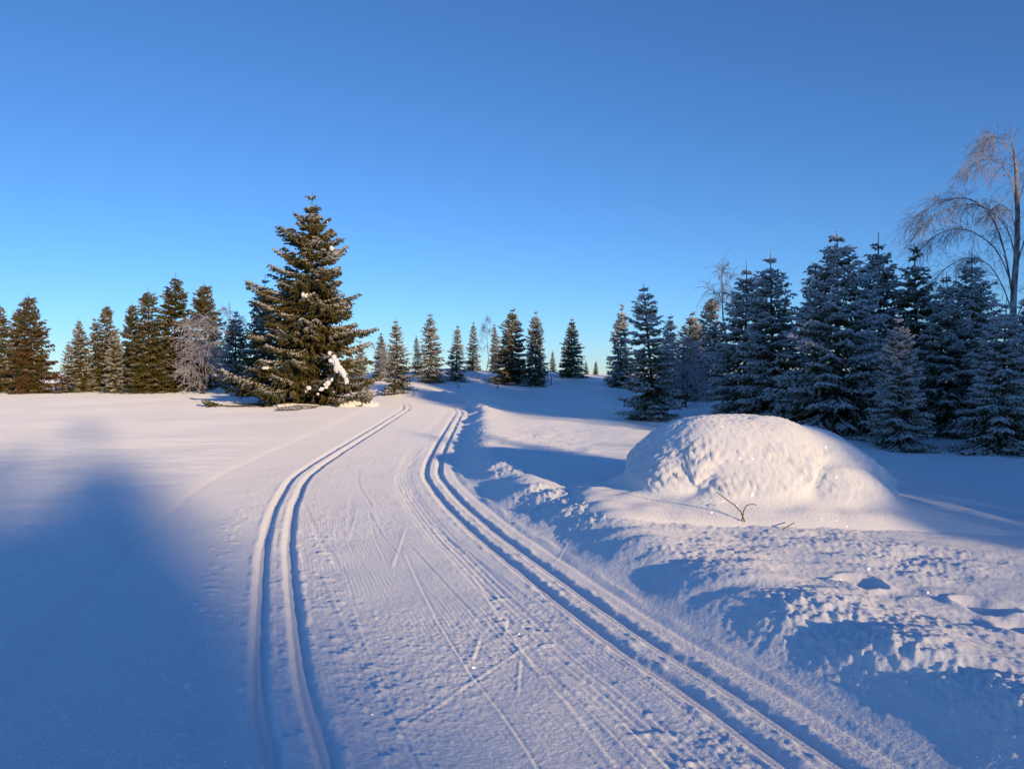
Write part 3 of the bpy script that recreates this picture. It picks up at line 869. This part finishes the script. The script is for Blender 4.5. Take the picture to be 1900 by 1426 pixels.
def snow_mound():
    x0, y0 = 2.75, 9.3
    zb = float(height(x0, y0)[0])
    gx = np.linspace(-2.3, 2.9, 330); gy = np.linspace(-2.0, 2.4, 250)
    X, Y = np.meshgrid(gx, gy)
    # wobble the outline
    wx = X + .16 * perlin(X * 1.1, Y * 1.1, 51); wy = Y + .16 * perlin(X * 1.1, Y * 1.1, 52)
    domes = [  # centre, radii, height, flatness
        (-.12, .15, 1.28, 1.35, 1.10, 3.8), (.58, .30, 1.2, 1.2, 1.02, 3.0), (-.95, -.25, .62, .80, .78, 2.4),
        (-.20, -.85, .75, .62, .72, 2.3), (.75, -.75, .70, .62, .66, 2.4), (.85, -.25, .85, .80, .62, 2.2),
        (-1.22, .25, .45, .8, .5, 2.2), (-.75, -1.15, .38, .40, .34, 2.2), (.25, -1.25, .42, .36, .30, 2.2), (1.05, -1.0, .42, .36, .32, 2.2), (1.25, .4, .8, 1.0, .34, 2.0)]
    hs = []
    for cx, cy, rx, ry, hh, p in domes:
        q = ((wx - cx) / rx) ** 2 + ((wy - cy) / ry) ** 2
        hs.append(hh * np.clip(1 - np.clip(q, 0, 1) ** (p / 2), 0, 1) ** (1 / 1.5))
    hs = np.array(hs)
    k = 13.0
    h = np.log(np.exp(hs * k).sum(0)) / k - math.log(len(domes)) / k * 1.0
    h = h * 1.08
    h = np.maximum(h, -0.05)
    body = ss(0.02, .25, h)
    h = h + body * (.035 * perlin(X * 1.3, Y * 1.3, 53) + .012 * perlin(X * 4.2, Y * 4.2, 54) + .005 * perlin(X * 9, Y * 9, 55) + .009 * np.maximum(perlin(X * 17, Y * 17, 56), -.1) + .010 * np.maximum(perlin(X * 28, Y * 28, 57), -.1))
    skirt = .30 * np.exp(-((np.hypot((X - .10) / 2.0, (Y + .1) / 1.6)) ** 2.4)) + .02 * perlin(X * 3, Y * 3, 58)
    h = np.log(np.exp(h * 22) + np.exp(skirt * 22)) / 22 - .012
    edge = np.minimum(np.minimum(X - gx[0], gx[-1] - X), np.minimum(Y - gy[0], gy[-1] - Y))
    h = h * ss(0, .5, edge) - .10 * ss(.35, 0, edge)
    Z = height((X + x0).ravel(), (Y + y0).ravel()).reshape(X.shape) + h - .015
    # the cap bulges out over its own foot
    g0, g1 = np.gradient(h, gy[1] - gy[0], gx[1] - gx[0])
    sl = np.sqrt(g0 ** 2 + g1 ** 2) + 1e-6
    bulge = .14 * ss(.8, 2.5, sl) * ss(.10, .38, h) * ss(1.0, .6, h)
    Xo = X - g1 / sl * bulge; Yo = Y - g0 / sl * bulge
    V = np.stack([Xo, Yo, Z - zb], -1).reshape(-1, 3)
    ny, nx = X.shape
    i = np.arange(ny - 1)[:, None] * nx; j = np.arange(nx - 1)[None, :]
    q = np.stack([i + j, i + j + 1, i + nx + j + 1, i + nx + j], -1).reshape(-1, 4)
    root = link('snow_mound', None); root.location = (x0, y0, zb)
    tag(root, 'big rounded heap of snow burying a bush right of the ski trail', 'snow mound')
    link('snow_cap', make_mesh('snow_cap', V, q), M_CLUMP, root)
    def twig(name, pts, r):
        p = np.array([np.array(ray(*a)) for a in pts]) - np.array([x0, y0, zb])
        t = link(name, tubes_mesh('twig', [(p, np.linspace(r, r * .6, len(p)))], 5), M_STALK, root)
        t['frost_level'] = .3
    return root, twig
mound, mound_twig = snow_mound()
mound_twig('twig', [(1383, 968, 7.60), (1376, 950, 7.55), (1365, 938, 7.5), (1348, 926, 7.45), (1331, 913, 7.4)], .007)
mound_twig('twig', [(1378, 966, 7.60), (1381, 948, 7.55), (1386, 938, 7.5), (1396, 935, 7.5), (1405, 937, 7.5)], .006)
mound_twig('twig', [(1436, 998, 7.3), (1450, 985, 7.35), (1462, 977, 7.4), (1476, 970, 7.5)], .007)

# lumps of snow caught in the big spruce, and heaped at its foot
mx, my, mz, mh = mpos
def clump(u, v, d, rad, sq, seed, rot=0.0):
    p = np.array(ray(u, v, d))
    k = main_root.scale[0]; kz = main_root.scale[2]
    o = link('snow_clump', blob('snow_clump', seed, rad / k, 12, sq, .55, 1.7), M_CLUMP, main_root)
    o.location = ((p[0] - mx) / k, (p[1] - my) / k, (p[2] - mz) / kz)
    o.rotation_euler = (0, rot, 0)
_cr = random.Random(4)
CL = [(566, 546, my - 1.6, .12, (1.1, 1, .8), 1), (616, 460, my - 1.2, .08, (1, 1, 1.1), 2), (493, 681, my - 2.6, .09, (1.6, 1, .5), 6)]
for (u0, v0, u1, v1, n, r) in ((614, 655, 645, 706, 11, .105), (612, 702, 600, 722, 5, .085), (575, 716, 590, 730, 2, .07)):
    for k in range(n):
        f = k / max(1, n - 1)
        CL.append((u0 + (u1 - u0) * f + _cr.uniform(-4, 4), v0 + (v1 - v0) * f + _cr.uniform(-2, 2), my - 2.3 - .3 * f + _cr.uniform(-.1, .1),
                   r * _cr.uniform(.6, 1.35), (_cr.uniform(.8, 1.3), 1, _cr.uniform(.7, 1.2)), 40 + k, _cr.uniform(-.6, .3)))
for q in CL:
    clump(*q)
def foot_heap(u, v, rad, sq, seed):
    x, y, z = on_ground(u, v, 12)
    o = link('snow_heap', blob('snow_heap', seed, rad, 26, sq, .55, 1.5), M_CLUMP)
    o.location = (x, y, z)
    return o
tag(foot_heap(650, 753, .52, (1.5, .9, .52), 31), 'bright heap of snow under the right boughs of the big spruce', 'snow heap')
tag(foot_heap(672, 752, .34, (1.4, .9, .50), 35), 'small snow lump at the outer right foot of the big spruce', 'snow heap')
tag(foot_heap(545, 754, .26, (3.2, .9, .38), 32), 'low ridge of snow under the middle boughs of the big spruce', 'snow heap')
tag(foot_heap(716, 730, .36, (1.0, .8, .55), 33), 'lump of snow at the left foot of the sunlit spruce nearest the bend', 'snow heap')

# dry stalks poking out of the snow
def stalk(u, v, h, label, seed):
    rng = np.random.RandomState(seed)
    x, y, z = on_ground(u, v, 12)
    it = []
    for k in range(3):
        w = np.linspace(0, 1, 5)
        a = rng.normal(0, .22, 2) * h
        it.append((np.stack([a[0] * w ** 1.4 + .03 * k, a[1] * w, -.08 + (h + .08) * w * rng.uniform(.6, 1)], 1), np.linspace(.016, .009, 5)))
    o = link('dry_stalk', tubes_mesh('dry_stalk', it, 4), M_STALK); o.location = (x, y, z)
    o['frost_level'] = .8
    tag(o, label, 'plant', 'dry stalks poking out of the snow')
for q in ((884, 705, .7, 'dry stalk poking out of the snow on top of the knoll', 1), (851, 720, .6, 'dry stalk poking out of the snow below the paler shorter knoll spruce', 2),
          (926, 712, .9, 'frosted stalks leaning at the left foot of the touching spruce pair', 3), (922, 722, .7, 'dark stalk standing in the shaded snow left of the touching pair', 4),
          (1022, 714, .8, 'stalk leaning at the right foot of the touching spruce pair', 5)):
    stalk(*q)

# ------------------------------------------------------------------ the wood behind the viewer, whose shade falls across the snow
hx, hy = sin(SUN_AZ), -cos(SUN_AZ)            # level direction towards the sun
rx_, ry_ = cos(SUN_AZ), sin(SUN_AZ)           # level direction across it
def where(p):
    return p[0] * rx_ + p[1] * ry_, -p[0] * hx - p[1] * hy
def shade_tree(a, b, h, meshes, wide=1.0, k=0):
    """a = across the light, b = how far down-light (negative: behind the viewer)"""
    x = a * rx_ - b * hx; y = a * ry_ - b * hy
    plant(meshes, 'spruce_tree', x, y, float(height(x, y)[0]) - .05, h, 'spruce of the wood behind the viewer', 'spruces of the wood behind the viewer', frost=.8, brown=.2, wide=wide, rz=k * 1.9)
wood = [  # across, down-light position, where on the ground its tip's shadow ends, width
    (0.36, -118, 40, .48), (-0.48, -122, 25, .85), (-1.0, -112, 24, .9), (-1.8, -115, 24, .95), (-2.7, -120, 24, .95), (-3.6, -110, 22, .9), (-0.7, -100, 18, .9), (-1.5, -100, 18, .9), (-4.2, -95, 33, .5), (-6.0, -90, 36, .6),
    (1.3, -110, 5.0, .7), (1.9, -108, 6.2, .8), (2.4, -106, 6.2, .8), (2.9, -109, 5.6, .8), (3.4, -107, 4.2, .7),
    (7.85, -45, 22.0, .85), (15.4, -44, 50, .6), (16.2, -43, 62, .85), (17.1, -45, 60, .7), (18.6, -44, 54, .62), (19.6, -43, 58, .7)]
for k in range(18):
    a = 9.2 + k * .5
    wood.append((a, -36 - (k * 5 % 4), 12.0 + (k * 3 % 4) * .8 + max(0, a - 11.5) * .9 + (9 if k == 9 else 0), 1.0 if k != 9 else .6))
for k in range(22):
    wood.append((20.2 + k * 1.25, -38 - (k * 7 % 6), 62 + (k * 5 % 4) * 4, .72))
    if k % 2: wood.append((20.4 + k * 1.25, -49 - (k * 3 % 5), 66 + (k * 3 % 4) * 3, .7))
for k, (a, b, tip, wd) in enumerate(wood):
    shade_tree(a, b, (tip - b) * tan(SUN_EL), (A + B)[k % 7], wd, k)
